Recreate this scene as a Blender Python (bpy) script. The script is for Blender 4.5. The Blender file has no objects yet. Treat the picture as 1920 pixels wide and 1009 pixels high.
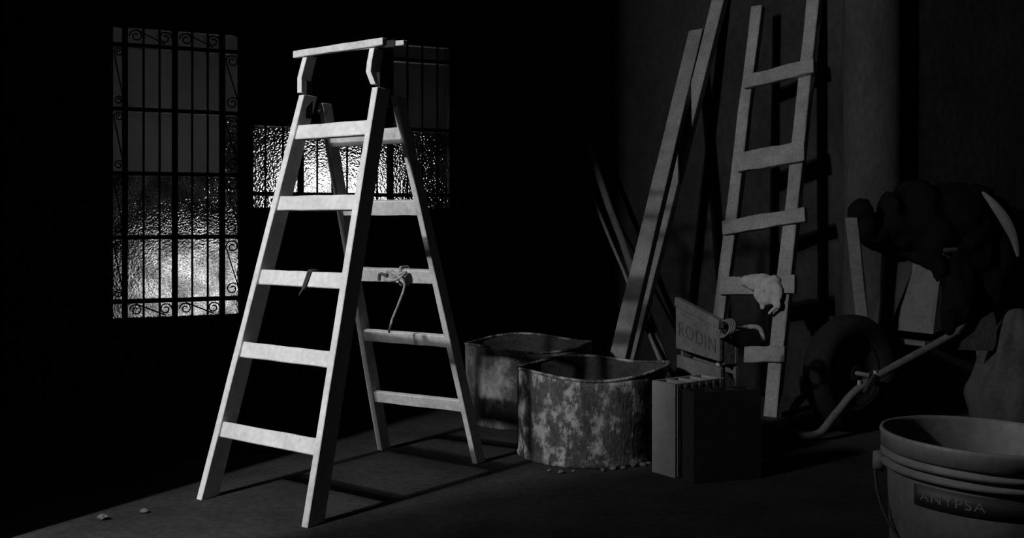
import bpy, bmesh, math, random
from mathutils import Vector, Matrix, noise
random.seed(7)
SC = bpy.context.scene
COL = SC.collection
F, H, HZ = 1920.0, 0.9, 410.0          # focal length in px, eye height, horizon row

# ------------------------------------------------------------------ camera
cam_d = bpy.data.cameras.new('camera'); cam = bpy.data.objects.new('camera', cam_d); COL.objects.link(cam)
cam_d.sensor_fit = 'HORIZONTAL'; cam_d.sensor_width = 36; cam_d.lens = 36
cam_d.shift_y = -(504.5 - HZ) / 1920.0
cam.location = (0, 0, H); cam.rotation_euler = (math.pi / 2, 0, 0)
cam_d.clip_start = .05
SC.camera = cam
# ------------------------------------------------------------------ world / exposure / lamp
SC.view_settings.view_transform = 'Standard'
SC.view_settings.look = 'None'
SC.view_settings.gamma = 1
SC.view_settings.exposure = 0
SC.view_settings.use_curve_mapping = False
w = bpy.data.worlds.new('night'); SC.world = w; w.use_nodes = True
w.node_tree.nodes['Background'].inputs['Color'].default_value = (1, 1, 1, 1)
w.node_tree.nodes['Background'].inputs['Strength'].default_value = .0006
LAMP = Vector((-2.58, .82, 2.33))     # lamp in the side passage, beyond the end of the left wall
ld = bpy.data.lights.new('passage_lamp', 'POINT'); ld.energy = 355; ld.shadow_soft_size = .045
lo = bpy.data.objects.new('passage_lamp', ld); lo.location = LAMP; COL.objects.link(lo)
ld2 = bpy.data.lights.new('floor_fill', 'POINT'); ld2.energy = 190; ld2.shadow_soft_size = .22  # soft fill light added to lift the lower right floor
lo2 = bpy.data.objects.new('floor_fill', ld2); lo2.location = (-2.75, .85, 2.62); COL.objects.link(lo2)

# added outside: unseen spot for the low wall's glow, faint fill for panes
OB = Vector((.642, 6.852, 0)); OU = Vector((.906, .423, 0)); OO = Vector((-.423, .906, 0))
fl = bpy.data.lights.new('glow_spot', 'SPOT'); fl.energy = 1000; fl.spot_size = math.radians(34); fl.spot_blend = 1; fl.shadow_soft_size = .05
flo = bpy.data.objects.new('glow_spot', fl); flo.location = OB - OU * 2.3 + OO * .35 + Vector((0, 0, 2.6)); COL.objects.link(flo)
flo.rotation_euler = (OB - OU * 2.33 + OO * 1.4 + Vector((0, 0, .50)) - flo.location).to_track_quat('-Z', 'Y').to_euler()
yl = bpy.data.lights.new('pane_fill', 'POINT'); yl.energy = 2.4; yl.shadow_soft_size = .1  # weak fill added so the upper panes show faintly
ylo = bpy.data.objects.new('pane_fill', yl); ylo.location = OB - OU * 3.3 + OO * .7 + Vector((0, 0, 3.0)); COL.objects.link(ylo)

# ------------------------------------------------------------------ helpers
def at(x, y, Y):
    return Vector(((x - 960) * Y / F, Y, H - (y - HZ) * Y / F))
def on_floor(x, y):
    return at(x, y, F * H / (y - HZ))

def obj(name, bm, mat, parent=None, smooth=False, loc=None):
    me = bpy.data.meshes.new(name)
    if isinstance(bm, bmesh.types.BMesh):
        bmesh.ops.recalc_face_normals(bm, faces=bm.faces[:])
        bm.to_mesh(me); bm.free()
    else:
        me = bm
    if smooth:
        for p in me.polygons: p.use_smooth = True
    o = bpy.data.objects.new(name, me)
    if mat and not me.materials: me.materials.append(mat)
    COL.objects.link(o)
    if loc is not None: o.location = loc
    if parent:
        o.parent = parent
        if loc is None: o.matrix_parent_inverse = Matrix.Translation(-parent.location)
    return o
def empty(name, loc=(0, 0, 0)):
    o = bpy.data.objects.new(name, None); o.empty_display_size = .1; o.location = loc; COL.objects.link(o); return o
def tag(o, label=None, cat=None, group=None, kind=None):
    if label: o['label'] = label
    if cat: o['category'] = cat
    if group: o['group'] = group
    if kind: o['kind'] = kind
    return o
def struct(o): o['kind'] = 'structure'; return o

def hexa(bm, lower, upper):
    a = [bm.verts.new(p) for p in lower]; b = [bm.verts.new(p) for p in upper]
    bm.faces.new(a[::-1]); bm.faces.new(b)
    n = len(a)
    for i in range(n):
        bm.faces.new((a[i], a[(i + 1) % n], b[(i + 1) % n], b[i]))
def bar(bm, p0, p1, width, depth, wdir, cuts=0, jit=0):
    """straight timber from p0 to p1; width along wdir, depth across; optional slight waviness"""
    p0, p1 = Vector(p0), Vector(p1); ax = (p1 - p0).normalized(); wd = Vector(wdir)
    wd = (wd - ax * wd.dot(ax)).normalized(); dd = ax.cross(wd)
    n = cuts + 1; rings = []
    for i in range(n + 1):
        c = p0.lerp(p1, i / n)
        j = lambda: random.uniform(-jit, jit)
        r = [bm.verts.new(c + wd * (sx * width / 2 + j()) + dd * (sy * depth / 2 + j())) for sx, sy in ((-1, -1), (1, -1), (1, 1), (-1, 1))]
        rings.append(r)
    bm.faces.new(rings[0][::-1]); bm.faces.new(rings[-1])
    for a, b in zip(rings, rings[1:]):
        for i in range(4):
            bm.faces.new((a[i], a[(i + 1) % 4], b[(i + 1) % 4], b[i]))
def soften(bm, w=.0025, seg=1):
    bmesh.ops.recalc_face_normals(bm, faces=bm.faces[:])
    es = [e for e in bm.edges if len(e.link_faces) == 2 and e.calc_face_angle(0) > .6]
    bmesh.ops.bevel(bm, geom=es, offset=w, segments=seg, affect='EDGES', profile=.6)
    return bm
def timber(name, p0, p1, width, depth, wdir, mat, parent, jit=.0012, cuts=6, bev=.003):
    bm = bmesh.new(); bar(bm, p0, p1, width, depth, wdir, cuts, jit); soften(bm, bev)
    return obj(name, bm, mat, parent)
def tube(bm, pts, r, seg=10, closed=False):
    pts = [Vector(p) for p in pts]; n = len(pts); rings = []
    up = Vector((.13, .27, .95))
    for i, p in enumerate(pts):
        a = pts[(i - 1) % n] if closed or i > 0 else p
        b = pts[(i + 1) % n] if closed or i < n - 1 else p
        t = (b - a).normalized()
        x = (up - t * up.dot(t))
        if x.length < .05: x = Vector((1, 0, 0)) - t * t.x
        x.normalize(); y = t.cross(x); up = x
        rr = r[i] if isinstance(r, (list, tuple)) else r
        rings.append([bm.verts.new(p + (x * math.cos(k * 2 * math.pi / seg) + y * math.sin(k * 2 * math.pi / seg)) * rr) for k in range(seg)])
    pairs = list(zip(rings, rings[1:])) + ([(rings[-1], rings[0])] if closed else [])
    for a, b in pairs:
        for k in range(seg): bm.faces.new((a[k], a[(k + 1) % seg], b[(k + 1) % seg], b[k]))
    if not closed:
        bm.faces.new(rings[0][::-1]); bm.faces.new(rings[-1])
def smooth_path(pts, n=8):
    pts = [Vector(p) for p in pts]; out = []
    for i in range(len(pts) - 1):
        p0 = pts[max(i - 1, 0)]; p1 = pts[i]; p2 = pts[i + 1]; p3 = pts[min(i + 2, len(pts) - 1)]
        for k in range(n):
            t = k / n
            out.append(.5 * ((2 * p1) + (p2 - p0) * t + (2 * p0 - 5 * p1 + 4 * p2 - p3) * t * t + (3 * p1 - p0 - 3 * p2 + p3) * t ** 3))
    out.append(pts[-1]); return out
def lathe(bm, prof, seg=64, fn=None):
    rings = []
    for i, (r, z) in enumerate(prof):
        ring = []
        for k in range(seg):
            a = 2 * math.pi * k / seg
            p = Vector((r * math.cos(a), r * math.sin(a), z))
            if fn: p = fn(p, a, r, z)
            ring.append(bm.verts.new(p))
        rings.append(ring)
    for a, b in zip(rings, rings[1:]):
        for k in range(seg): bm.faces.new((a[k], a[(k + 1) % seg], b[(k + 1) % seg], b[k]))
    return rings
def ellipsoid(bm, c, r, sub=3):
    g = bmesh.ops.create_icosphere(bm, subdivisions=sub, radius=1)
    for v in g['verts']: v.co = Vector((v.co.x * r[0], v.co.y * r[1], v.co.z * r[2])) + Vector(c)

# ------------------------------------------------------------------ materials (all neutral greys: the photograph is black and white)
def mat(name, base=.3, rough=.7, var=.25, scale=6, stretch=(1, 1, 1), bump=.15, metal=0, spots=None, fine=60, spec=.3):
    m = bpy.data.materials.new(name); m.use_nodes = True
    nt = m.node_tree; N = nt.nodes; L = nt.links; bs = N['Principled BSDF']
    tc = N.new('ShaderNodeTexCoord'); mp = N.new('ShaderNodeMapping'); mp.inputs['Scale'].default_value = stretch
    L.new(tc.outputs['Object'], mp.inputs['Vector'])
    n1 = N.new('ShaderNodeTexNoise'); n1.inputs['Scale'].default_value = scale; n1.inputs['Detail'].default_value = 6; n1.inputs['Roughness'].default_value = .65
    n2 = N.new('ShaderNodeTexNoise'); n2.inputs['Scale'].default_value = fine; n2.inputs['Detail'].default_value = 4
    for n in (n1, n2): L.new(mp.outputs[0], n.inputs['Vector'])
    r1 = N.new('ShaderNodeMapRange'); r1.inputs['From Min'].default_value = .3; r1.inputs['From Max'].default_value = .7
    r1.inputs['To Min'].default_value = base * (1 - var); r1.inputs['To Max'].default_value = base * (1 + var)
    L.new(n1.outputs['Fac'], r1.inputs['Value'])
    r2 = N.new('ShaderNodeMapRange'); r2.inputs['From Min'].default_value = .3; r2.inputs['From Max'].default_value = .7
    r2.inputs['To Min'].default_value = 1 - var * .6; r2.inputs['To Max'].default_value = 1 + var * .6
    L.new(n2.outputs['Fac'], r2.inputs['Value'])
    mul = N.new('ShaderNodeMath'); mul.operation = 'MULTIPLY'; L.new(r1.outputs[0], mul.inputs[0]); L.new(r2.outputs[0], mul.inputs[1])
    out = mul.outputs[0]
    if spots:                                       # (value, noise scale, low, high, stretch)
        val, ssc, lo_, hi_, st = spots
        mp2 = N.new('ShaderNodeMapping'); mp2.inputs['Scale'].default_value = st; L.new(tc.outputs['Object'], mp2.inputs['Vector'])
        n3 = N.new('ShaderNodeTexNoise'); n3.inputs['Scale'].default_value = ssc; n3.inputs['Detail'].default_value = 8; n3.inputs['Roughness'].default_value = .7
        L.new(mp2.outputs[0], n3.inputs['Vector'])
        r3 = N.new('ShaderNodeMapRange'); r3.inputs['From Min'].default_value = lo_; r3.inputs['From Max'].default_value = hi_
        L.new(n3.outputs['Fac'], r3.inputs['Value'])
        mx = N.new('ShaderNodeMix'); mx.data_type = 'FLOAT'
        L.new(r3.outputs[0], mx.inputs[0]); L.new(out, mx.inputs[2]); mx.inputs[3].default_value = val
        out = mx.outputs[0]
    cb = N.new('ShaderNodeCombineColor')
    for k in range(3): L.new(out, cb.inputs[k])
    L.new(cb.outputs[0], bs.inputs['Base Color'])
    bs.inputs['Roughness'].default_value = rough; bs.inputs['Metallic'].default_value = metal
    bs.inputs['Specular IOR Level'].default_value = spec
    if bump:
        bp = N.new('ShaderNodeBump'); bp.inputs['Strength'].default_value = bump; bp.inputs['Distance'].default_value = .01
        ad = N.new('ShaderNodeMath'); L.new(n1.outputs['Fac'], ad.inputs[0]); L.new(n2.outputs['Fac'], ad.inputs[1])
        L.new(ad.outputs[0], bp.inputs['Height']); L.new(bp.outputs[0], bs.inputs['Normal'])
    return m
def emit(name, s):
    m = bpy.data.materials.new(name); m.use_nodes = True; nt = m.node_tree
    nt.nodes.remove(nt.nodes['Principled BSDF']); e = nt.nodes.new('ShaderNodeEmission'); e.inputs['Strength'].default_value = s
    nt.links.new(e.outputs[0], nt.nodes['Material Output'].inputs['Surface']); return m
def glass(name, scale, strength, rough=.06, sparkle_grime=False):
    m = bpy.data.materials.new(name); m.use_nodes = True; nt = m.node_tree; N = nt.nodes; L = nt.links
    N.remove(N['Principled BSDF']); g = N.new('ShaderNodeBsdfGlass'); g.inputs['IOR'].default_value = 1.45; g.inputs['Roughness'].default_value = rough
    g.inputs['Color'].default_value = (.9, .9, .9, 1)
    tc = N.new('ShaderNodeTexCoord'); v = N.new('ShaderNodeTexVoronoi'); v.inputs['Scale'].default_value = scale; v.feature = 'SMOOTH_F1'; v.inputs['Smoothness'].default_value = .6
    n = N.new('ShaderNodeTexNoise'); n.inputs['Scale'].default_value = scale * .7; n.inputs['Detail'].default_value = 2
    L.new(tc.outputs['Object'], v.inputs['Vector']); L.new(tc.outputs['Object'], n.inputs['Vector'])
    ad = N.new('ShaderNodeMath'); L.new(v.outputs['Distance'], ad.inputs[0]); L.new(n.outputs['Fac'], ad.inputs[1])
    bp = N.new('ShaderNodeBump'); bp.inputs['Strength'].default_value = strength; bp.inputs['Distance'].default_value = .008
    L.new(ad.outputs[0], bp.inputs['Height']); L.new(bp.outputs[0], g.inputs['Normal'])
    if sparkle_grime:                                        # fine speckle paints in sparkling light; broad noise is grime
        n5 = N.new('ShaderNodeTexNoise'); n5.inputs['Scale'].default_value = 150; n5.inputs['Detail'].default_value = 2
        n6 = N.new('ShaderNodeTexNoise'); n6.inputs['Scale'].default_value = 9; n6.inputs['Detail'].default_value = 3
        L.new(tc.outputs['Object'], n5.inputs['Vector']); L.new(tc.outputs['Object'], n6.inputs['Vector'])
        a5 = N.new('ShaderNodeMapRange'); a5.inputs['From Min'].default_value = .38; a5.inputs['From Max'].default_value = .6; a5.inputs['To Min'].default_value = .38; a5.inputs['To Max'].default_value = 1
        a6 = N.new('ShaderNodeMapRange'); a6.inputs['From Min'].default_value = .35; a6.inputs['From Max'].default_value = .6; a6.inputs['To Min'].default_value = .6; a6.inputs['To Max'].default_value = 1
        L.new(n5.outputs['Fac'], a5.inputs['Value']); L.new(n6.outputs['Fac'], a6.inputs['Value'])
        mu = N.new('ShaderNodeMath'); mu.operation = 'MULTIPLY'; L.new(a5.outputs[0], mu.inputs[0]); L.new(a6.outputs[0], mu.inputs[1])
        c5 = N.new('ShaderNodeCombineColor')
        for k in range(3): L.new(mu.outputs[0], c5.inputs[k])
        L.new(c5.outputs[0], g.inputs['Color'])
    L.new(g.outputs[0], N['Material Output'].inputs['Surface']); return m

M = dict(
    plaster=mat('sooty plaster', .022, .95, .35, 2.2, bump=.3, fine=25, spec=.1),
    column=mat('concrete column', .035, .95, .3, 4, (1, 1, .4), bump=.2, spec=.1),
    floor=mat('earthen concrete floor', .036, .95, .35, 3, bump=.35, fine=40, spec=.05),
    dull_black=mat('black low-bounce wall', .006, .95, .2, 4, spec=.0),  # near-black so the lamp's spill barely bounces back
    ceiling=mat('ceiling', .012, .95),
    outside=mat('outside render', .35, .9, .2, 2),
    paint=mat('weathered pale paint on wood', .62, .6, .16, 9, (1, 1, 1), bump=.12, spots=(.42, 14, .6, .75, (1, 1, 1))),
    paint_old=mat('dull pale paint on wood', .5, .7, .2, 9, bump=.15, spots=(.3, 16, .56, .72, (1, 1, 1))),
    wood=mat('grey rough timber', .18, .85, .3, 7, bump=.25, fine=90, spots=(.10, 9, .62, .75, (1, 1, .35))),
    wood_dark=mat('dark old timber', .09, .85, .3, 7, bump=.2),
    crate=mat('old crate boards', .085, .9, .3, 8, bump=.25, spots=(.08, 7, .55, .7, (1, 1, 1))),
    ink=mat('faded stencil ink', .05, .9, .3, 20),
    iron=mat('black iron', .02, .6, .2, 12, bump=.05, spec=.2),
    drum=mat('rusted steel with lime crust', .05, .75, .6, 5, (1, 1, .5), bump=.4, spots=(.28, 17, .5, .60, (1, 1, .7)), fine=80),
    drum_in=mat('dark drum inside', .03, .9, .5, 8, bump=.2),  # darker than the outer side of the shell
    drum_back=mat('stained steel', .06, .75, .5, 6, (1, 1, .5), bump=.3, spots=(.30, 5, .46, .62, (1, 1, .8)), fine=40),
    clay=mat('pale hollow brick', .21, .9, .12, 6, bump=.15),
    clay_shaded=mat('shaded hollow brick', .02, .9, .2, 6, bump=.15),  # same brick as the pale one, its shade put into the colour
    plastic=mat('grimy pail plastic', .072, .6, .25, 7, bump=.05, spec=.15, spots=(.05, 8, .58, .7, (1, 1, 1))),
    black=mat('black print', .012, .6, .1, 5, bump=0),
    white=mat('white print', .07, .6, .2, 30, bump=0),
    rubber=mat('tyre rubber', .012, .9, .3, 10, bump=.2, spec=.1),
    steel=mat('dull painted tube', .09, .6, .3, 12, bump=.1),
    tray=mat('dented pale tray', .10, .7, .2, 6, bump=.1),
    tarp=mat('black tarpaulin', .004, .9, .3, 6, bump=.2, spec=.05),
    strap=mat('pale canvas', .10, .9, .2, 12),
    sack=mat('dusty paper sack', .035, .95, .3, 7, bump=.3),
    rag=mat('pale cotton rag', .30, .95, .12, 12, bump=.3, spec=.05),
    rope=mat('frayed cord', .3, .95, .3, 60, bump=.4),
    wire=mat('dark wire', .05, .6, .2, 30),
    galv=mat('worn galvanised pipe', .3, .45, .3, 20, metal=.3),
    stone=mat('pale rubble', .11, .95, .3, 30, bump=.3),
    glass=glass('hammered glass', 90, .42, .05, True), glass_smooth=glass('reeded glass', 25, .06, .12), glass_opaque=mat('opaque dark pane', .01, .5, .2, 8, bump=0), glow_pale=mat('pale glow wall', .75, .9, .15, 5), lit=emit('lit room beyond', 5.0),
)

Z = Vector((0, 0, 1))
# ------------------------------------------------------------------ room shell
C = Vector((.642, 6.852, 0)); U = Vector((.906, .423, 0)); V = Vector((.423, -.906, 0)); OUT = Vector((-.423, .906, 0))
def wall_pt(t, z, d=0): return C - U * t + OUT * d + Vector((0, 0, z))     # back wall: t leftwards, d outwards
def side_pt(s, z, d=0): return C + V * s + U * d + Vector((0, 0, z))       # right wall
def wall_t(x): r = (x - 960) / F; return (C.x - C.y * r) / (U.x - U.y * r)
TOP = 2.75
def wbox(bm, t0, t1, z0, z1, d0, d1, f=wall_pt):
    hexa(bm, [f(t0, z0, d0), f(t1, z0, d0), f(t1, z0, d1), f(t0, z0, d1)], [f(t0, z1, d0), f(t1, z1, d0), f(t1, z1, d1), f(t0, z1, d1)])
bm = bmesh.new(); hexa(bm, [(-6, -3, -.1), (6, -3, -.1), (6, 12, -.1), (-6, 12, -.1)], [(-6, -3, 0), (6, -3, 0), (6, 12, 0), (-6, 12, 0)])
struct(obj('floor', bm, M['floor']))
bm = bmesh.new()
ce = [side_pt(2.45, 0, 2.6), wall_pt(-3, 0, .2), wall_pt(3.7, 0, .2), Vector((-4.2, 3.9, 0)), Vector((-4.2, -1.6, 0)), Vector((4.6, -1.6, 0))]
hexa(bm, [p + Vector((0, 0, TOP)) for p in ce], [p + Vector((0, 0, TOP + .12)) for p in ce])
struct(obj('ceiling', bm, M['ceiling']))
TL0, TL1, TR0, TR1 = wall_t(205), wall_t(456), wall_t(470), wall_t(851)
LZ0, LZ1, RZ0, RZ1 = .335, 1.965, .945, 1.985
bm = bmesh.new()
D0, D1 = wall_t(1078), wall_t(880)
wbox(bm, -.2, TR1, 0, TOP, 0, .18); wbox(bm, TR1, TR0, 0, RZ0, 0, .18); wbox(bm, TR1, TR0, RZ1, TOP, 0, .18)
wbox(bm, TR0, TL1, 0, TOP, 0, .18); wbox(bm, TL1, TL0, 0, LZ0, 0, .18); wbox(bm, TL1, TL0, LZ1, TOP, 0, .18)
wbox(bm, TL0, 3.7, 0, TOP, 0, .18)
struct(obj('wall_back', bm, M['plaster']))
bm = bmesh.new(); wbox(bm, 0, 2.45, 0, TOP, 0, .18, side_pt); struct(obj('wall_right', bm, M['plaster']))
bm = bmesh.new()
hexa(bm, [side_pt(2.3, 0, .18), side_pt(2.45, 0, .18), side_pt(2.45, 0, 2.5), side_pt(2.3, 0, 2.5)], [side_pt(2.3, TOP, .18), side_pt(2.45, TOP, .18), side_pt(2.45, TOP, 2.5), side_pt(2.3, TOP, 2.5)])
hexa(bm, [side_pt(2.3, 0, 2.5), side_pt(9, 0, 2.5), side_pt(9, 0, 2.65), side_pt(2.3, 0, 2.65)], [side_pt(2.3, TOP, 2.5), side_pt(9, TOP, 2.5), side_pt(9, TOP, 2.65), side_pt(2.3, TOP, 2.65)])
struct(obj('wall_recess', bm, M['plaster']))
LW = C - U * 3.62                                                   # left wall runs from the back wall towards the passage
def left_pt(s, z, d=0): return LW + V * s - U * d + Vector((0, 0, z))
bm = bmesh.new(); wbox(bm, 0, 2.78, 0, TOP, 0, .1, left_pt); struct(obj('wall_left', bm, M['dull_black']))
bm = bmesh.new()                                                     # unseen blocker, outline cut to shade the lower right floor and bricks
pl = LAMP.copy(); pl.z = 0
def az(a, d): a = math.radians(a); return pl + Vector((math.sin(a) * d, math.cos(a) * d, 0))
prof_ = [(42.5, 0), (100, 0), (100, 1.78), (72, 1.81), (60, 1.900), (49.0, 1.900), (47.8, 1.885), (46.8, 1.83), (46, 1.785), (43.2, 1.63), (42.5, 1.53)]
hexa(bm, [az(a, .90) + Z * z for a, z in prof_], [az(a, .97) + Z * z for a, z in prof_]); struct(obj('light_blocker', bm, M['dull_black']))
bm = bmesh.new()
for q in ([(-4.3, -1.7), (4.7, -1.7), (4.7, -1.6), (-4.3, -1.6)], [(-4.3, -1.6), (-4.2, -1.6), (-4.2, 4.6), (-4.3, 4.6)], [(-4.2, 4.5), (-2.7, 5.25), (-2.75, 5.35), (-4.2, 4.6)]):
    hexa(bm, [(x, y, 0) for x, y in q], [(x, y, TOP) for x, y in q])
struct(obj('wall_front', bm, M['dull_black']))
bm = bmesh.new(); lathe(bm, [(.135, 0), (.135, .3), (.132, 1.2), (.135, TOP)], 48)
struct(obj('column', bm, M['column'], None, True, side_pt(2.37, 0, 0.02)))

# dark door in the back wall
door = struct(empty('door_1', wall_pt((D0 + D1) / 2, 0, -.01)))
bm = bmesh.new(); wbox(bm, D0, D1, 0.005, 1.86, -.012, -.004); soften(bm, .002); obj('door_leaf', bm, M['iron'], door)
for a, b, z0, z1, nm in ((D0 - .05, D0, .0, 1.92, 'door_jamb'), (D1, D1 + .05, .0, 1.92, 'door_jamb'), (D0, D1, 1.87, 1.92, 'door_head')):
    bm = bmesh.new(); wbox(bm, a, b, z0, z1, -.03, -.002); obj(nm, bm, M['iron'], door)
hp = at(1020, 430, 6.2); ht = wall_t(1020)
bm = bmesh.new(); tube(bm, [wall_pt(ht, .83, -.012), wall_pt(ht, .83, -.05)], .012); ellipsoid(bm, wall_pt(ht, .83, -.06), (.024, .024, .024), 2)
obj('door_knob', bm, M['steel'], door, True)

# ------------------------------------------------------------------ barred windows
def scroll(bm, c, r, flip, d, turns=1.4):
    pts = []
    for i in range(26):
        a = i / 25 * turns * 2 * math.pi; rr = r * (1 - .72 * i / 25)
        pts.append(wall_pt(c[0] + flip * rr * math.cos(a), c[1] + rr * math.sin(a), d))
    tube(bm, pts, .004, 6)
def window(name, t0, t1, z0, z1, thick, thin, rows, glaze):
    """t0 > t1 (left edge first); thick, thin: t of the frame posts and bars; rows: z of rails"""
    wn = struct(empty(name, wall_pt((t0 + t1) / 2, z0, .06)))
    d = -.01
    for a, b, c, e, nm in ((t0, t0 - .02, z0, z1, 'frame_stile'), (t1 + .02, t1, z0, z1, 'frame_stile'), (t0, t1, z0, z0 + .02, 'frame_rail'), (t0, t1, z1 - .02, z1, 'frame_rail')):
        bm = bmesh.new(); wbox(bm, b, a, c, e, .02, .07); obj(nm, bm, M['iron'], wn)
    for t in thick:
        bm = bmesh.new(); wbox(bm, t - .013, t + .013, z0, z1, .0, .06); obj('mullion', bm, M['iron'], wn)
    for z in rows:
        bm = bmesh.new(); wbox(bm, t1, t0, z - .011, z + .011, .0, .06); obj('transom', bm, M['iron'], wn)
    for t in thin:
        bm = bmesh.new(); tube(bm, [wall_pt(t, z0 + .005, d), wall_pt(t, z1 - .005, d)], .006, 8); obj('grille_bar', bm, M['iron'], wn, True)
    ts = [t0 - .01] + list(thick) + [t1 + .01]; zs = [z0 + .01] + list(rows) + [z1 - .01]
    for ci, (a, b) in enumerate(zip(ts, ts[1:])):
        for ri_, (c, e) in enumerate(zip(zs, zs[1:])):
            bm = bmesh.new(); wbox(bm, b, a, c, e, .040, .046); obj('pane', bm, M[glaze(ci, ri_)], wn)
    return wn
thickL = [wall_t(x) for x in (235, 329, 418)]
rowsL = [.447, .797, 1.147, 1.497, 1.847]
win1 = window('window_1', TL0, TL1, LZ0, LZ1, thickL, [wall_t(x) for x in (269, 299, 360, 389)], rowsL, lambda c, r: 'glass' if r < 3 or (c == 3 and r == 3) else 'glass_smooth')
zz = [LZ0 + .02] + rowsL + [LZ1 - .02]
for a, b in ((TL0 - .012, thickL[0]), (thickL[2], TL1 + .012)):
    m_ = (a + b) / 2; r = abs(a - b) * .36
    for c, e in zip(zz[1:-1], zz[2:-1]):
        bm = bmesh.new(); scroll(bm, (m_, e - r - .02), r, 1, -.012); scroll(bm, (m_, c + r + .02), r, -1, -.012)
        tube(bm, smooth_path([wall_pt(m_ + r, e - r - .02, -.012), wall_pt(m_, (c + e) / 2, -.012), wall_pt(m_ - r, c + r + .02, -.012)]), .004, 6)
        obj('iron_scroll', bm, M['iron'], win1, True)
for c, e in ((zz[-2], zz[-1]), (zz[0], zz[1])):
    for a, b in ((thickL[0], thickL[1]), (thickL[1], thickL[2])):
        bm = bmesh.new(); zc = (c + e) / 2; r = (e - c) * .36
        scroll(bm, (a - r - .02, zc), r, 1, -.012); scroll(bm, (b + r + .02, zc), r, -1, -.012)
        tube(bm, smooth_path([wall_pt(a - r - .02, zc + r, -.012), wall_pt((a + b) / 2, zc, -.012), wall_pt(b + r + .02, zc - r, -.012)]), .004, 6)
        obj('iron_scroll', bm, M['iron'], win1, True)
window('window_2', TR0, TR1, RZ0, RZ1, [wall_t(x) for x in (566, 734)], [wall_t(x) for x in (497, 530, 594, 622, 650, 678, 706, 763, 791, 819)], [1.043, 1.446, 1.87], lambda c, r: 'glass' if r < 2 else ('glass_opaque' if c < 2 else 'glass_smooth'))  # upper panes of the first columns are opaque and near-black

# outside: ground continues; a neighbour's wall with a lit opening, and an added low wall for the left window's glow
bm = bmesh.new(); OD = 2.6
def obox(t0, t1, z0, z1): wbox(bm, t0, t1, z0, z1, OD, OD + .12)
LT0, LT1, Lz0, Lz1 = 1.60, .70, .3, 1.38                     # opening of the lit room
obox(-3, LT1, 0, 3.4); obox(LT1, LT0, 0, Lz0); obox(LT1, LT0, Lz1, 3.4); obox(LT0, 8, 0, 3.4)
struct(obj('wall_outside', bm, M['outside']))
bm = bmesh.new(); wbox(bm, LT1 - .02, LT0 + .02, Lz0 - .02, Lz1 + .02, OD + .13, OD + .15)
lit = tag(obj('lit_window', bm, M['lit']), 'bright white lit window glowing through the frosted right barred window', 'window')
bm = bmesh.new(); wbox(bm, 1.9, 3.7, 0, .73, 1.4, 1.52); wbox(bm, 1.88, 3.72, .73, .77, 1.37, 1.55)  # low pale wall added to catch the spot and form the glow
struct(obj('glow_wall', bm, M['glow_pale']))

# ------------------------------------------------------------------ the stepladder
E = Vector((-.804, .595, 0)); N_ = Vector((.595, .804, 0)); Z = Vector((0, 0, 1))
FR = Vector((-.605, 2.979, 0)); FL = Vector((-1.002, 3.273, 0))
TR = FR + N_ * .36 + E * .066 + Z * 1.325; TL = FL + N_ * .36 - E * .081 + Z * 1.325
BR = Vector((-.137, 3.757, 0)); BL = Vector((-.513, 3.972, 0))
BTR = TR + N_ * .085 - Z * .02; BTL = TL + N_ * .085 - Z * .02
lad = empty('stepladder', (FR + FL + BR + BL) / 4)
tag(lad, 'brightly lit pale wooden stepladder standing open in middle of floor', 'ladder')
NR = Vector((.53, .848, 0))                             # rail faces run slightly more fore-and-aft than square
def rail(name, foot, top, th, dep, m):
    bm = bmesh.new()
    lo_ = [foot + E * a * th / 2 + NR * b * dep for a, b in ((-1, 0), (1, 0), (1, 1), (-1, 1))]
    hi_ = [top + E * a * th / 2 + NR * b * dep * .9 for a, b in ((-1, 0), (1, 0), (1, 1), (-1, 1))]
    prev = None; n = 7; rings = []
    for i in range(n + 1):
        rings.append([bm.verts.new(p.lerp(q_, i / n) + (E * random.uniform(-.0015, .0015) if 0 < i < n else E * 0)) for p, q_ in zip(lo_, hi_)])
    bm.faces.new(rings[0][::-1]); bm.faces.new(rings[-1])
    for a, b in zip(rings, rings[1:]):
        for k in range(4): bm.faces.new((a[k], a[(k + 1) % 4], b[(k + 1) % 4], b[k]))
    soften(bm, .002); return obj(name, bm, m, lad)
rail('front_rail', FR, TR, .026, .075, M['paint']); rail('front_rail', FL, TL, .026, .075, M['paint'])
rail('rear_rail', BR, BTR, .024, .055, M['paint_old']); rail('rear_rail', BL, BTL, .024, .055, M['paint_old'])
def rung(f0, t0, f1, t1, f, m, inset, hgt=.05, tilt=0):
    a = f0.lerp(t0, f) - E * .0 + N_ * (inset + .010) + Z * tilt; b = f1.lerp(t1, f) + N_ * (inset + .010)
    slope = ((t0 - f0) + (t1 - f1)).normalized()
    return timber('rung', a + E * .010, b - E * .010, hgt, .02, slope, m, lad, .0010, 5, .0025)
front_rungs = [rung(FR, TR, FL, TL, f, M['paint'], .010) for f in (.1635, .354, .532, .717, .90)]
rear_rungs = [rung(BR, BTR, BL, BTL, f, M['paint_old'], .006, h_) for f, h_ in ((.1705, .044), (.356, .044), (.534, .05), (.719, .054), (.904, .054))]
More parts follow.
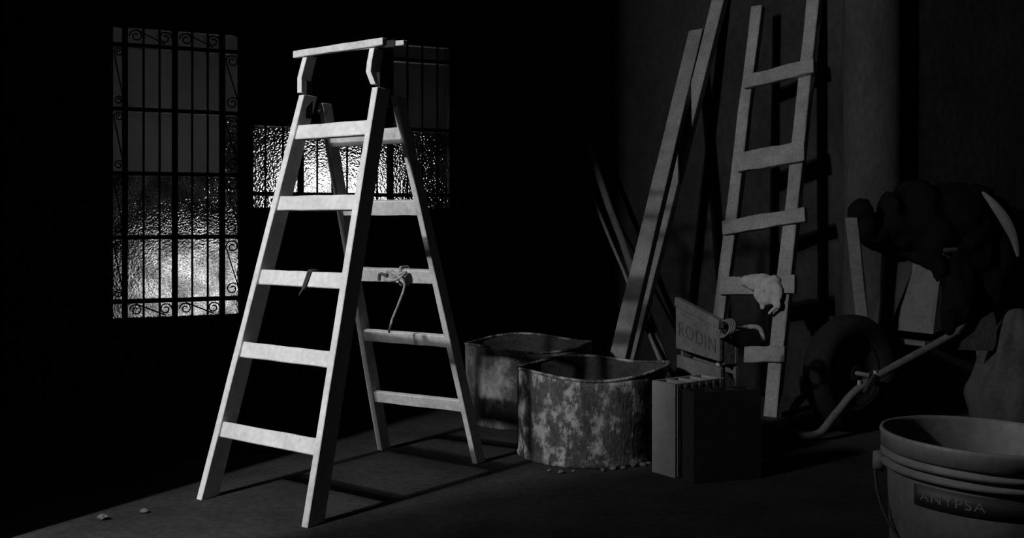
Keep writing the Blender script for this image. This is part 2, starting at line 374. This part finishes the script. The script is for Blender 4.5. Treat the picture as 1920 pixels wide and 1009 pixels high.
# bent head brackets and the top bars
def strip(pts, th, dep, m, nm):
    bm = bmesh.new(); rings = []
    for p in pts: rings.append([bm.verts.new(p + E * a * th / 2 + NR * b * dep) for a, b in ((-1, 0), (1, 0), (1, 1), (-1, 1))])
    bm.faces.new(rings[0][::-1]); bm.faces.new(rings[-1])
    for a, b in zip(rings, rings[1:]):
        for k in range(4): bm.faces.new((a[k], a[(k + 1) % 4], b[(k + 1) % 4], b[k]))
    soften(bm, .0015); return obj(nm, bm, m, lad)
strip([at(699, 158, 3.31), at(690, 134, 3.31), at(692, 116, 3.31), at(697, 90, 3.31)], .022, .05, M['paint'], 'head_bracket')
strip([at(561, 174, 3.52), at(561, 146, 3.52), at(566, 126, 3.52), at(572, 104, 3.52)], .022, .05, M['paint'], 'head_bracket')
tb0, tb1 = at(721, 78, 3.285), at(553, 103, 3.55); tb1.z = tb0.z
timber('top_bar', tb0, tb1, .024, .022, Z, M['paint_old'], lad, .0012, 6, .002)
rb0 = at(760, 80, 3.50); rb1 = at(590, 98, 3.80)
timber('top_bar', rb0, rb1, .018, .02, Z, M['paint_old'], lad, .0012, 4, .002)
rd_ = (rb1 - rb0).normalized(); timber('shadow_band', rb0 + rd_ * .038, rb0 + rd_ * .082, .024, .026, Z, M['iron'], lad, 0, 0, .001)  # dark sleeve added where the front bar's shadow falls on this bar
for o_ in (.07, .36):
    timber('top_stay', tb0 + E * (.03 + o_ * .9) + N_ * .012, rb0.lerp(rb1, .1 + o_ * 2) - N_ * .008 - Z * .004, .018, .014, Z, M['wood_dark'], lad, 0, 1, .001)
for p in (TR, TL):
    bm = bmesh.new(); bar(bm, p + N_ * .03 - Z * .08, p + N_ * .03 + Z * .05, .016, .03, E); soften(bm, .001); obj('head_plate', bm, M['iron'], lad)
# hinge plates at the head
for p in (BTR, BTL):
    bm = bmesh.new(); tube(bm, [p - E * .02 - Z * .03 - N_ * .012, p + E * .02 - Z * .03 - N_ * .012], .007, 10); obj('hinge_pin', bm, M['iron'], lad, True)
# wire round the third front rung
rc = FR.lerp(TR, .532).lerp(FL.lerp(TL, .532), .42) + N_ * .02
up = ((TR - FR) + (TL - FL)).normalized()
def loop(c, hh, hd, r, tw=0, nm='wire'):
    pts = []
    for i in range(28):
        a = 2 * math.pi * i / 28
        pts.append(c + up * hh * max(-1, min(1, 1.35 * math.sin(a))) + N_ * hd * max(-1, min(1, 1.35 * math.cos(a))) + E * tw * math.sin(a))
    return pts
bm = bmesh.new(); tube(bm, loop(rc, .031, .016, .003, -.008), .004, 6, True); tube(bm, loop(rc - E * .008, .031, .016, .003, -.010), .003, 6, True)
tube(bm, smooth_path([rc - N_ * .016 - up * .025, rc - N_ * .02 - up * .04 + E * .006, rc - N_ * .018 - up * .05 + E * .012]), .003, 6)
tag(obj('wire', bm, M['wire'], None, True), 'dark wire wound round third rung of the bright stepladder', 'wire')
# cord on the rear third rung
kc = BR.lerp(BTR, .534).lerp(BL.lerp(BTL, .534), .36) + N_ * .0
kr = empty('cord', kc)
tag(kr, 'frayed cord knotted on a rear rung of stepladder, end dangling', 'cord')
bm = bmesh.new(); kf = kc - N_ * .012
tube(bm, [p for p in loop(kc + N_ * .014, .031, .022, 0, .01)], .006, 7, True)
pts = []
for i in range(40):
    a = i * .75; pts.append(kf + E * (.045 * math.sin(a * .63) + .01) + up * (.016 * math.sin(a)) - N_ * (.008 + .010 * (1 + math.cos(a * 1.3))))
tube(bm, smooth_path(pts, 3), .0055, 7); obj('knot', bm, M['rope'], kr, True)
bm = bmesh.new(); p0 = kf - N_ * .02 - up * .01
tube(bm, smooth_path([p0 - E * .02, p0 - E * .045 - Z * .02, p0 - E * .02 - Z * .08, p0 + E * .012 - Z * .14, p0 + E * .03 - Z * .19]), [.0045] * 33, 7); obj('loose_end', bm, M['rope'], kr, True)
bm = bmesh.new(); tube(bm, smooth_path([kf - N_ * .02 + E * .04, kf - N_ * .026 + E * .07 + up * .006, kf - N_ * .02 + E * .075 - up * .018]), .006, 7); obj('loose_end', bm, M['wire'], kr, True)

# ------------------------------------------------------------------ steel drums
def drum(name, c, r, h, m, label, flare, seed):
    root = empty(name, c); tag(root, label, 'drum')
    def fn(p, a, rr, z):
        q_ = Vector((p.x, p.y, z)); k = max(0, (z - h * .72) / (h * .28))
        nz = noise.noise(Vector((math.cos(a) * 1.7 + seed, math.sin(a) * 1.7, z * 3)))
        s = 1 + .018 * nz + flare * k * max(0, math.cos(a - math.radians(-8))) ** 4
        q_.x *= s; q_.y *= s
        q_.z += k * (.010 * math.sin(3 * a + seed) + (.02 if flare else 0) * max(0, math.cos(a)) ** 4)
        return q_
    bm = bmesh.new()
    prof = [(r * .985, 0), (r * 1.0, .006), (r * 1.0, .016), (r * .985, .022)]
    for i in range(1, 13):
        z = .022 + (h - .022) * i / 12; rr = r * .985
        if flare and i in (6,): rr = r * 1.0
        prof.append((rr, z))
    prof += [(r * .972, h)] + [(r * .972, h - (h - .012) * i / 10) for i in range(1, 11)]
    rings = lathe(bm, prof, 72, fn); bm.faces.new(rings[-1]); bm.faces.new(rings[0][::-1])
    n0 = len(prof) - 10
    for f in bm.faces:
        f.material_index = 0
    ri = {v: i for i, rg_ in enumerate(rings) for v in rg_}
    for f in bm.faces:
        if all(ri[v] >= n0 - 1 for v in f.verts): f.material_index = 1
    sh = obj('shell', bm, m, root, True, (0, 0, 0)); sh.data.materials.append(M['drum_in'])
    bm = bmesh.new(); pts = []
    for k in range(72):
        a = 2 * math.pi * k / 72; p = fn(Vector((r * .98 * math.cos(a), r * .98 * math.sin(a), h)), a, r, h); pts.append(p)
    tube(bm, pts, .006, 8, True); obj('rim', bm, M['drum'], root, True, (0, 0, 0))
    return root
drum('steel_drum', (.294, 3.95, 0), .280, .325, M['drum'], 'front cut-down steel drum with crusted rusty side beside the bricks', .14, 3.0)
drum('steel_drum', (.075, 4.62, 0), .290, .340, M['drum_back'], 'rear cut-down steel drum, dark and stained, behind the stepladder legs', .0, 9.0)

# ------------------------------------------------------------------ hollow bricks
def hollow_brick(p, xd, yd, lx, ly, h, m, nx, ny, label, lay=False):
    xd = Vector(xd).normalized(); yd = Vector(yd).normalized(); w_ = .013
    root_p = Vector(p)
    bm = bmesh.new()
    def bx(x0, x1, y0, y1, z0=0, z1=h):
        hexa(bm, [xd * x + yd * y + Z * z0 for x, y in ((x0, y0), (x1, y0), (x1, y1), (x0, y1))], [xd * x + yd * y + Z * z1 for x, y in ((x0, y0), (x1, y0), (x1, y1), (x0, y1))])
    for i in range(nx + 1):
        x = (lx - w_) * i / nx; bx(x, x + w_, 0, ly)
    for j in range(ny + 1):
        y = (ly - w_) * j / ny
        for i in range(nx):
            bx((lx - w_) * i / nx + w_, (lx - w_) * (i + 1) / nx, y, y + w_)
    n = 7 if nx == 4 else 0                                        # shallow keyed ribs on the long face
    for i in range(n):
        x = lx * (i + .5) / n
        bx(x - .008, x + .008, -.0025, 0, .004, h - .004)
    o = obj('hollow_brick', bm, m, None, False, root_p)
    return tag(o, label, 'brick', 'hollow bricks')
a_ = Vector((.5655, 3.548, 0)); ex = Vector((.81, .59, 0)); ey = Vector((-.59, .81, 0))
hollow_brick(a_, ex, ey, .25, .115, .325, M['clay'], 4, 1, 'upright hollow brick with pale lit end beside front steel drum')
b_ = Vector((.615, 3.465, 0)); bx_ = Vector((.95, .312, 0)).normalized()
hollow_brick(b_, bx_, Vector((-.312, .95, 0)), .26, .085, .31, M['clay_shaded'], 3, 1, 'shaded upright hollow brick in front of the pale-ended brick')

# ------------------------------------------------------------------ wooden crate with faded stencil
cr = empty('wooden_crate', at(1310, 740, 4.25) * 1); cr.location.z = 0
tag(cr, 'old wooden crate with faded stencilled lettering behind the hollow bricks', 'crate')
k0 = on_floor(1268, 802); k0 = Vector((.1604 * 4.05, 4.05, 0)); kd = Vector((.507, -.862, 0)); kn = Vector((-.862, -.507, 0)); kb = Vector((.862, .507, 0))
KL, KD = .255, .075
def board(za0, za1, zb0, zb1, off, dd, nm, m=M['crate'], th=.018, x0=0, x1=KL):
    """front boards: heights at the far end (za) and near end (zb)"""
    f = lambda x, a, b: a + (b - a) * x / KL
    bm = bmesh.new()
    base = k0 + kb * off
    hexa(bm, [base + kd * x0 + Z * f(x0, za0, zb0), base + kd * x1 + Z * f(x1, za0, zb0), base + kd * x1 + Z * f(x1, za1, zb1), base + kd * x0 + Z * f(x0, za1, zb1)],
         [base + kb * th + kd * x0 + Z * f(x0, za0, zb0), base + kb * th + kd * x1 + Z * f(x1, za0, zb0), base + kb * th + kd * x1 + Z * f(x1, za1, zb1), base + kb * th + kd * x0 + Z * f(x0, za1, zb1)])
    soften(bm, .003); return obj(nm, bm, m, cr)
board(.0, .180, .0, .170, 0, 0, 'front_board'); board(.186, .362, .176, .340, 0, 0, 'front_board')
fb = board(.388, .552, .364, .485, -.004, 0, 'front_board'); board(.554, .590, .487, .521, -.010, 0, 'top_cleat', M['crate'], .03)
board(.0, .36, .0, .34, KD, 0, 'back_board'); board(.37, .50, .35, .42, KD, 0, 'back_board')
for x, za, zb in ((.0, 0, .56), (KL - .018, 0, .49)):
    for z0, z1 in ((.0, .335), (.35, zb)):
        bm = bmesh.new()
        q = [k0 + kd * (x + .002) + kb * .02, k0 + kd * (x + .016) + kb * .02, k0 + kd * (x + .016) + kb * KD, k0 + kd * (x + .002) + kb * KD]
        z1a = z1 - (.05 if x > .1 else 0) * (1 if z1 > .31 else 0)
        hexa(bm, [p + Z * z0 for p in q], [q[0] + Z * z1, q[1] + Z * z1, q[2] + Z * z1a, q[3] + Z * z1a]); soften(bm, .002)
        obj('side_board', bm, M['crate'], cr)
bm = bmesh.new(); q = [k0 + kd * .02 + kb * .02, k0 + kd * (KL - .02) + kb * .02, k0 + kd * (KL - .02) + kb * KD, k0 + kd * .02 + kb * KD]
hexa(bm, [p + Z * .002 for p in q], [p + Z * .016 for p in q]); obj('base_board', bm, M['crate'], cr)
def text_mesh(s, size, depth=.0008):
    cu = bpy.data.curves.new('lettering', 'FONT'); cu.body = s; cu.size = size; cu.extrude = depth; cu.align_x = 'CENTER'; cu.align_y = 'CENTER'; cu.space_character = 1.12
    o = bpy.data.objects.new('lettering', cu); COL.objects.link(o)
    dg = bpy.context.evaluated_depsgraph_get(); me = bpy.data.meshes.new_from_object(o.evaluated_get(dg))
    bpy.data.objects.remove(o); bpy.data.curves.remove(cu); me.materials.clear(); return me
me = text_mesh('RODIN', .090)
cen = k0 + kd * .122 + kn * .0055 + Z * (.447 - .004)
for v in me.vertices:
    x, y, z = v.co
    v.co = cen + kd * (x * .72 + .006) + Z * (y * .85 - x * .16) + kn * z
obj('stencil_lettering', me, M['ink'], cr)
# wire coil and bent pipe at the crate's near corner
tc_ = k0 + kd * (KL + .014) + kb * .0 + Z * .50
bm = bmesh.new()
for j in range(4):
    pts = [tc_ + kd * (.036 * math.cos(a) + .003 * j) + Z * (.03 * math.sin(a) + .002 * j - .012) + kb * (.006 * j + .012 * math.sin(a)) for a in [i * 2 * math.pi / 24 for i in range(24)]]
    tube(bm, pts, .004, 6, True)
tag(obj('wire_coil', bm, M['steel'], None, True), 'small coil of wire hooked on near corner of the wooden crate', 'wire')
pb = Vector((.86, 4.30, 0)); 
ptop = at(1396, 616, 4.33)
bm = bmesh.new()
tube(bm, smooth_path([k0 + kd * .17 + kb * .045 + Z * .03, k0 + kd * .20 + kb * .045 + Z * .40, k0 + kd * .215 + kb * .05 + Z * .485, at(1386, 617, 3.90), at(1400, 614, 3.92), at(1414, 613, 3.92), at(1425, 617, 3.92), at(1430, 628, 3.92), at(1431, 640, 3.92)], 6), .010, 10)
tag(obj('bent_pipe', bm, M['galv'], None, True), 'pale pipe with hooked end sticking out of the wooden crate', 'pipe')

# ------------------------------------------------------------------ leaning ladder
ll = empty('leaning_ladder', (1.175, 4.633, 0)); tag(ll, 'rough grey plank ladder leaning against the right wall', 'ladder')
RE = Vector((.735, -.678, 0)); RN = Vector((.678, .735, 0)); RF = Vector((1.175, 4.633, 0))
RSL = (RN * .419 + Z * 1.955) / 1.955                  # per metre of height
def on_right(z): return RF + RSL * z
def on_left(z):
    return RF - RE * .325 + RSL * z + RE * .0 + RE * (.022 * z / 2)
timber('ladder_rail', on_right(0) , on_right(2.20), .068, .045, RE, M['wood'], ll, .003, 10, .004)
timber('ladder_rail', on_left(.0), on_left(1.965), .06, .045, RE, M['wood'], ll, .003, 10, .004)
def rz(x0, y0, x1, y1, hgt, nm='ladder_rung', yo=0, ye=0):
    # rung fixed on the front of the rails: find points on the plane of the ladder front
    def plane(x, y):
        d_ = Vector(((x - 960) / F, 1, -(y - HZ) / F)); nrm = RE.cross(RSL).normalized()
        o_ = Vector((0, 0, H)); p_ = RF - RN * .036
        return o_ + d_ * ((p_ - o_).dot(nrm) / d_.dot(nrm))
    a, b = plane(x0, y0), plane(x1, y1)
    return timber(nm, a, b, hgt, .026, RSL, M['wood'], ll, .003, 5, .003)
rz(1396, 155, 1527, 123, .070); rz(1384, 305, 1510, 284, .098); rz(1356, 428, 1511, 402, .070); r4 = rz(1351, 537, 1492, 533, .085); rz(1397, 665, 1473, 664, .072)
# rag over the fourth rung
def plane_pt(x, y, off):
    d_ = Vector(((x - 960) / F, 1, -(y - HZ) / F)); nrm = RE.cross(RSL).normalized(); o_ = Vector((0, 0, H)); p_ = RF - RN * off
    return o_ + d_ * ((p_ - o_).dot(nrm) / d_.dot(nrm))
bm = bmesh.new()
for x, y, rx, rz_, off in ((1400, 528, .03, .030, .060), (1415, 529, .055, .042, .064), (1432, 531, .055, .044, .066), (1450, 536, .045, .050, .066), (1425, 552, .03, .035, .066), (1440, 562, .035, .03, .066), (1458, 548, .022, .045, .062)):
    ellipsoid(bm, plane_pt(x, y, off), (rx, .022, rz_))
for pts in ([(1425, 562), (1430, 573), (1428, 580)], [(1445, 565), (1456, 574), (1446, 583), (1441, 590)], [(1455, 560), (1461, 570), (1458, 578)]):
    tube(bm, smooth_path([plane_pt(x, y, .066) for x, y in pts], 4), .010, 8)
rg = obj('rag', bm, M['rag'], None, True)
md = rg.modifiers.new('weld', 'REMESH'); md.mode = 'VOXEL'; md.voxel_size = .006; md.use_smooth_shade = True
tg = bpy.data.textures.new('cotton', 'CLOUDS'); tg.noise_scale = .035; tg.noise_depth = 2
dg_ = rg.modifiers.new('creases', 'DISPLACE'); dg_.texture = tg; dg_.strength = .016; dg_.texture_coords = 'GLOBAL'
sm = rg.modifiers.new('smooth', 'SMOOTH'); sm.iterations = 3; sm.factor = .5
tag(rg, 'pale crumpled rag draped and twisted over a leaning ladder rung', 'rag')

# ------------------------------------------------------------------ beams and poles against the corner
def prop(name, p0, p1, w_, d_, wdir, m, label, cat, group=None):
    bm = bmesh.new(); bar(bm, Vector((0, 0, 0)), Vector(p1) - Vector(p0), w_, d_, wdir, 8, .0015); soften(bm, .003)
    o = obj(name, bm, m, None, False, Vector(p0)); tag(o, label, cat, group); return o
prop('timber_beam', (.417, 4.547, .03), (1.060, 5.855, 1.965), .085, .05, (.80, -.60, 0), M['wood'], 'squared grey timber beam leaning behind the front steel drum', 'beam')
prop('timber_beam', (.6015, 5.50, .03), (1.22, 5.64, 2.40), .075, .05, (.8, -.6, 0), M['wood'], 'longer plank leaning behind the lit beam, running out of frame', 'beam')
def pole(p0, p1, r, m, label):
    bm = bmesh.new(); d_ = Vector(p1) - Vector(p0); tube(bm, [d_ * (i / 8) + Vector((random.uniform(-.004, .004), 0, 0)) for i in range(9)], r, 10)
    return tag(obj('wooden_pole', bm, m, None, True, Vector(p0)), label, 'pole', 'poles leaning in the corner')
pole((.849, 5.40, .02), (.445, 6.72, 1.53), .022, M['wood_dark'], 'thick dark pole leaning into the corner, crossing behind the beam')
pole((.818, 5.20, .01), (.476, 6.755, 1.18), .010, M['wood'], 'thin pale stick leaning beside the dark pole in corner')

# ------------------------------------------------------------------ wheelbarrow
WB = Vector((1.439, 4.35, .247)); R_ = Vector((-.87, -.5, 0)).normalized(); A_ = Vector((.5, -.87, 0)).normalized()
wb = empty('wheelbarrow', (WB.x, WB.y, 0)); tag(wb, 'wheelbarrow with big tyre and tubular frame beside the leaning ladder', 'wheelbarrow')
def wheel_lathe(prof, seg=56):
    bm = bmesh.new(); rings = []
    for (r, x) in prof:
        rings.append([bm.verts.new(WB + A_ * x + (R_ * math.cos(2 * math.pi * k / seg) + Z * math.sin(2 * math.pi * k / seg)) * r) for k in range(seg)])
    for a, b in zip(rings, rings[1:] + rings[:1]):
        for k in range(seg): bm.faces.new((a[k], a[(k + 1) % seg], b[(k + 1) % seg], b[k]))
    return bm
obj('tyre', wheel_lathe([(.145, -.034), (.162, -.052), (.200, -.060), (.230, -.050), (.245, -.020), (.245, .020), (.230, .050), (.200, .060), (.162, .052), (.145, .034)]), M['rubber'], wb, True)
obj('wheel_rim', wheel_lathe([(.147, -.036), (.135, -.02), (.04, -.012), (.03, -.03), (.012, -.03), (.012, .03), (.03, .03), (.04, .012), (.135, .02), (.147, .036)]), M['iron'], wb, True)
bm = bmesh.new(); tube(bm, [WB - A_ * .10, WB + A_ * .10], .010); obj('axle', bm, M['steel'], wb, True)
def fr(d, side, z=None):                                # frame line: d back from the axle
    p = WB - R_ * d + A_ * (.085 + max(0, d) * .12) * side
    p.z = .215 + .379 * d if z is None else z; return p
pts = [fr(1.25, 1), fr(.9, 1), fr(.45, 1), fr(0, 1), fr(-.17, 1, .110), fr(-.27, 1, .035), fr(-.315, .55, .019), fr(-.325, 0, .019), fr(-.315, -.55, .026), fr(-.275, -1, .060), fr(-.19, -1, .150), fr(0, -1), fr(.45, -1), fr(.9, -1), fr(1.25, -1)]
bm = bmesh.new(); tube(bm, smooth_path(pts, 6), .0165, 12); obj('frame_tube', bm, M['steel'], wb, True)
for sd in (1, -1):
    bm = bmesh.new(); tube(bm, [fr(1.15, sd), fr(1.32, sd)], .022, 10); obj('handle_grip', bm, M['rubber'], wb, True)
    bm = bmesh.new(); bar(bm, fr(.03, sd) + Z * .02, fr(-.03, sd) - Z * .03, .05, .03, A_); soften(bm, .003); obj('axle_bracket', bm, M['iron'], wb)
    for dd in (.045, -.045):
        bm = bmesh.new(); tube(bm, [fr(dd, sd) + Z * .012, fr(dd, sd) + Z * .03 ], .008, 6); obj('bolt', bm, M['galv'], wb)
    bm = bmesh.new(); f0, f1 = fr(.62, sd), fr(.80, sd)
    tube(bm, smooth_path([f0 - Z * .01, f0 - Z * .2 - R_ * .02, Vector((f0.x, f0.y, .02)) - R_ * .06, Vector((f1.x, f1.y, .02)) - R_ * .02, f1 - Z * .2 , f1 - Z * .01], 5), .014, 8); obj('leg', bm, M['steel'], wb, True)
bm = bmesh.new(); bar(bm, fr(.33, 1) + Z * .02, fr(.33, -1) + Z * .02, .035, .02, R_); obj('cross_brace', bm, M['steel'], wb)
# tray: open pan with flared sides, front panel faces the light
def tr(d, sd, up_, wid): p = WB - R_ * d + A_ * wid * sd; p.z = .215 + .379 * d + .05 + up_; return p
inn = []
bm = bmesh.new()
bot = [tr(.36, 1, 0, .13), tr(.36, -1, 0, .13), tr(.95, -1, -.02, .18), tr(.95, 1, -.02, .18)]
rimp = [tr(.27, 1, .36, .19), tr(.27, -1, .36, .19), tr(1.15, -1, .10, .25), tr(1.15, 1, .10, .25)]
rimp[0], rimp[1] = at(1768, 470, 4.34), at(1722, 470, 4.52)
cen_ = sum((p for p in bot), Vector()) / 4
b2 = [p.lerp(cen_, .03) + Z * .006 for p in bot]; r2 = [p.lerp(Vector((cen_.x, cen_.y, p.z)), .03) for p in rimp]
vb, vr, vb2, vr2 = ([bm.verts.new(p) for p in s] for s in (bot, rimp, b2, r2))
bm.faces.new(vb); bm.faces.new(vb2)
for i in range(4):
    j = (i + 1) % 4
    bm.faces.new((vb[i], vb[j], vr[j], vr[i])); bm.faces.new((vr[i], vr[j], vr2[j], vr2[i])); bm.faces.new((vr2[i], vr2[j], vb2[j], vb2[i]))
obj('tray', bm, M['tray'], wb)
bm = bmesh.new(); tube(bm, rimp, .011, 8, True); obj('tray_rim', bm, M['iron'], wb, True)

# dark tarpaulin load
TY = 4.50
bm = bmesh.new()
for x, y, rx, rz_, ry, dy in ((1612, 398, .035, .05, .06, -.10), (1622, 430, .05, .075, .07, -.10), (1640, 445, .07, .06, .08, -.08), (1668, 385, .06, .09, .10, -.04), (1672, 430, .11, .10, .11, -.04), (1720, 380, .12, .10, .15, 0), (1725, 430, .13, .14, .15, -.02), (1775, 400, .14, .15, .18, .03), (1800, 375, .15, .09, .16, .06),
        (1800, 450, .15, .2, .18, .05), (1845, 410, .12, .12, .16, .10), (1855, 470, .10, .18, .16, .10), (1830, 540, .12, .16, .16, .06), (1790, 520, .08, .14, .08, -.08), (1780, 590, .035, .09, .04, -.18), (1800, 560, .06, .10, .05, -.16), (1740, 470, .06, .09, .08, -.09), (1757, 500, .035, .08, .05, -.12), (1690, 445, .08, .07, .06, -.08)):
    p = at(x, y, TY + dy); ellipsoid(bm, p, (rx, ry, rz_))
tp = obj('tarpaulin', bm, M['tarp'], None, True)
md = tp.modifiers.new('weld', 'REMESH'); md.mode = 'VOXEL'; md.voxel_size = .014; md.use_smooth_shade = True
tx = bpy.data.textures.new('crumple', 'CLOUDS'); tx.noise_scale = .16; tx.noise_depth = 4
dm = tp.modifiers.new('crumple', 'DISPLACE'); dm.texture = tx; dm.strength = .10; dm.mid_level = .55; dm.texture_coords = 'GLOBAL'
tag(tp, 'black crumpled tarpaulin bundled high on top of the wheelbarrow tray', 'tarpaulin')
sb = []
bm = bmesh.new()
spine = smooth_path([at(1842, 360, 4.40), at(1862, 382, 4.38), at(1884, 412, 4.38), at(1900, 445, 4.39), at(1909, 482, 4.40)], 6)
wd = [.004 + .017 * math.sin(math.pi * i / (len(spine) - 1)) for i in range(len(spine))]
rings = []
for i, (p, w_) in enumerate(zip(spine, wd)):
    t = (spine[min(i + 1, len(spine) - 1)] - spine[max(i - 1, 0)]).normalized(); s_ = t.cross(Vector((-.55, -.83, .1)).normalized()).normalized(); n_ = s_.cross(t)
    rings.append([bm.verts.new(p + s_ * a * w_ + n_ * b * .004) for a, b in ((-1, -1), (1, -1), (1, 1), (-1, 1))])
bm.faces.new(rings[0][::-1]); bm.faces.new(rings[-1])
for a, b in zip(rings, rings[1:]):
    for k in range(4): bm.faces.new((a[k], a[(k + 1) % 4], b[(k + 1) % 4], b[k]))
so = obj('strap', bm, M['strap'], tp, True); so['label'] = 'pale curved canvas strap'
# dark tool handle across the tray front and a paler stick behind the wheel
pole_d = prop('tool_handle', Vector((1.49, 4.60, .01)), at(1722, 430, 4.56), .085, .03, (.9, -.4, 0), M['iron'], 'dark board slanting up between wheel and tarpaulin', 'tool')
prop('tool_handle', Vector((1.585, 4.50, .01)), at(1597, 408, 4.36), .05, .03, (.9, -.4, 0), M['wood_dark'], 'paler stick standing behind the wheelbarrow tyre', 'tool')

# ------------------------------------------------------------------ sack beside the barrow
bm = bmesh.new()
g_ = bmesh.ops.create_icosphere(bm, subdivisions=5, radius=1)
for v in g_['verts']:
    x, y, z = v.co; zz_ = (z + 1) / 2
    px = math.copysign(abs(x) ** .75, x); py = math.copysign(abs(y) ** .8, y)
    s = 1.06 - .70 * zz_ ** 1.3
    n = noise.noise(Vector((x * 2.2, y * 2.2, z * 2.2))) * .14 + .06 * math.sin(7 * math.atan2(y, x)) * zz_
    v.co = Vector((px * .20 * (s + n), py * .16 * (s + n), max(0, zz_ ** .9) * .56))
sk = obj('cement_sack', bm, M['sack'], None, True, Vector((1.92, 3.88, 0))); tag(sk, 'slumped grey sack standing behind the plastic pail', 'sack')

bm = bmesh.new()
fp = [(1862, 584), (1868, 604), (1868, 640), (1862, 658), (1796, 656), (1803, 640), (1826, 622), (1840, 598)]
a = [bm.verts.new(at(x, y, 3.855 - .0012 * (1868 - x))) for x, y in fp]; b = [bm.verts.new(at(x, y, 3.860 - .0012 * (1868 - x))) for x, y in fp]
bm.faces.new(a); bm.faces.new(b[::-1])
for k in range(8): bm.faces.new((a[k], a[(k + 1) % 8], b[(k + 1) % 8], b[k]))
pf = obj('paper_flap', bm, M['strap'], sk); pf['label'] = 'pale torn paper flap'

# ------------------------------------------------------------------ plastic pail on a flat hollow brick
PC = Vector((.828, 1.82, .128)); PH, PR = .385, .175
bm = bmesh.new()
pz = hollow_brick(Vector((.70, 1.685, 0)), (1, 0, 0), (0, 1, 0), .27, .27, .124, M['clay_shaded'], 3, 2, 'dark hollow brick lying flat under the plastic pail')
pail = empty('plastic_pail', PC); tag(pail, 'grimy white plastic pail with ribbed rim and black label, foreground right', 'bucket')
def rbody(z): return .142 + (.165 - .142) * z / PH
prof = [(.0, .0), (.139, .0), (.142, .006)]
for z in (.05, .10, .15, .20, .25, .30, .318): prof.append((rbody(z), z))
for zc, rr in ((.329, .172), (.346, .173), ):
    prof += [(rbody(zc), zc - .0055), (rr, zc - .004), (rr, zc + .003), (rbody(zc) + .002, zc + .005)]
prof += [(.168, .357), (.173, .358), (.174, .380), (.176, .384), (.174, .389), (.169, .389), (.166, .382), (.162, .34)]
for z in (.28, .2, .1, .03): prof.append((rbody(z) - .004, z))
prof += [(.138, .010), (0, .010)]
lathe_bm = bmesh.new(); lathe(lathe_bm, prof, 96); bmesh.ops.remove_doubles(lathe_bm, verts=lathe_bm.verts[:], dist=1e-6)
obj('pail_body', lathe_bm, M['plastic'], pail, True, (0, 0, 0))
def label_pt(ang, z, lift): r = rbody(z) + lift; return Vector((r * math.sin(ang), -r * math.cos(ang), z))
vw = math.atan2(-PC.x, PC.y)                              # angle facing the camera... measured from -Y
bm = bmesh.new(); A0, A1 = vw + math.radians(-42), vw + math.radians(45); z0, z1 = .278, .314; nseg = 24
g0 = [[bm.verts.new(label_pt(A0 + (A1 - A0) * i / nseg, z, l)) for i in range(nseg + 1)] for z, l in ((z0, .0015), (z1, .0015), (z1, -.001), (z0, -.001))]
for a, b in zip(g0, g0[1:] + g0[:1]):
    for i in range(nseg): bm.faces.new((a[i], a[i + 1], b[i + 1], b[i]))
for e in (0, nseg): bm.faces.new([g_[e] for g_ in g0])
lb = obj('label', bm, M['black'], pail, True, (0, 0, 0)); lb['label'] = 'black label with pale lettering'
me = text_mesh('ANYPSA', .022, .0006)
for v in me.vertices:
    x, y, z = v.co; v.co = label_pt((A0 + math.radians(24)) + x / .130, (z0 + z1) / 2 + y, .0018 + z)
obj('label_lettering', me, M['white'], lb, False, (0, 0, 0))
for sg in (-1, 1):
    a = vw + sg * math.radians(88); c = label_pt(a, 0.335, .016)
    bm = bmesh.new(); tube(bm, [label_pt(a, .322, .004), label_pt(a, .322, .024)], [.022, .016], 14); obj('handle_ear', bm, M['plastic'], pail, True, (0, 0, 0))
bm = bmesh.new()
e0, e1 = label_pt(vw - math.radians(88), .322, .020), label_pt(vw + math.radians(88), .322, .020)
fw = Vector((math.sin(vw), -math.cos(vw), 0)); pts = []
for i in range(25):
    a = math.pi * i / 24; c = (e0 + e1) / 2; h_ = (e0 - e1) / 2
    pts.append(c + h_ * math.cos(a) + (fw * .115 - Z * .17) * math.sin(a))
tube(bm, pts, .003, 8); obj('bail_handle', bm, M['iron'], pail, True, (0, 0, 0))
pail.rotation_euler = (0, .03, 0)

# ------------------------------------------------------------------ rubble crumbs on the floor
def crumb(p, r):
    bm = bmesh.new(); g_ = bmesh.ops.create_icosphere(bm, subdivisions=2, radius=1); s = random.random() * 50
    for v in g_['verts']:
        k = 1 + .45 * noise.noise(v.co * 1.4 + Vector((s, 0, 0))); v.co = Vector((v.co.x * r * k, v.co.y * r * k * .8, v.co.z * r * .55 * k))
    mz = min(v.co.z for v in bm.verts)
    for v in bm.verts: v.co.z -= mz
    return obj('rubble', bm, M['stone'], None, False, p)
crumb(on_floor(270, 962), .012)['label'] = 'single small stone on lit floor left of the stepladder'
crumb(on_floor(192, 975), .016)['label'] = 'small rubble lump at the shadow edge, lower left floor'
for o in COL.objects:
    if o.name.startswith('rubble'): o['category'] = 'stone'; o['kind'] = 'thing'
for x, y, r in ((1030, 884, .008), (1052, 888, .011), (1075, 885, .007), (1130, 884, .010), (1150, 881, .013), (1168, 880, .009), (1188, 876, .012), (1206, 874, .014), (1216, 871, .010)):
    tag(crumb(on_floor(x, y), r), 'mortar crumb on the floor along the foot of the front drum', 'rubble', 'mortar crumbs by the drum', 'thing')
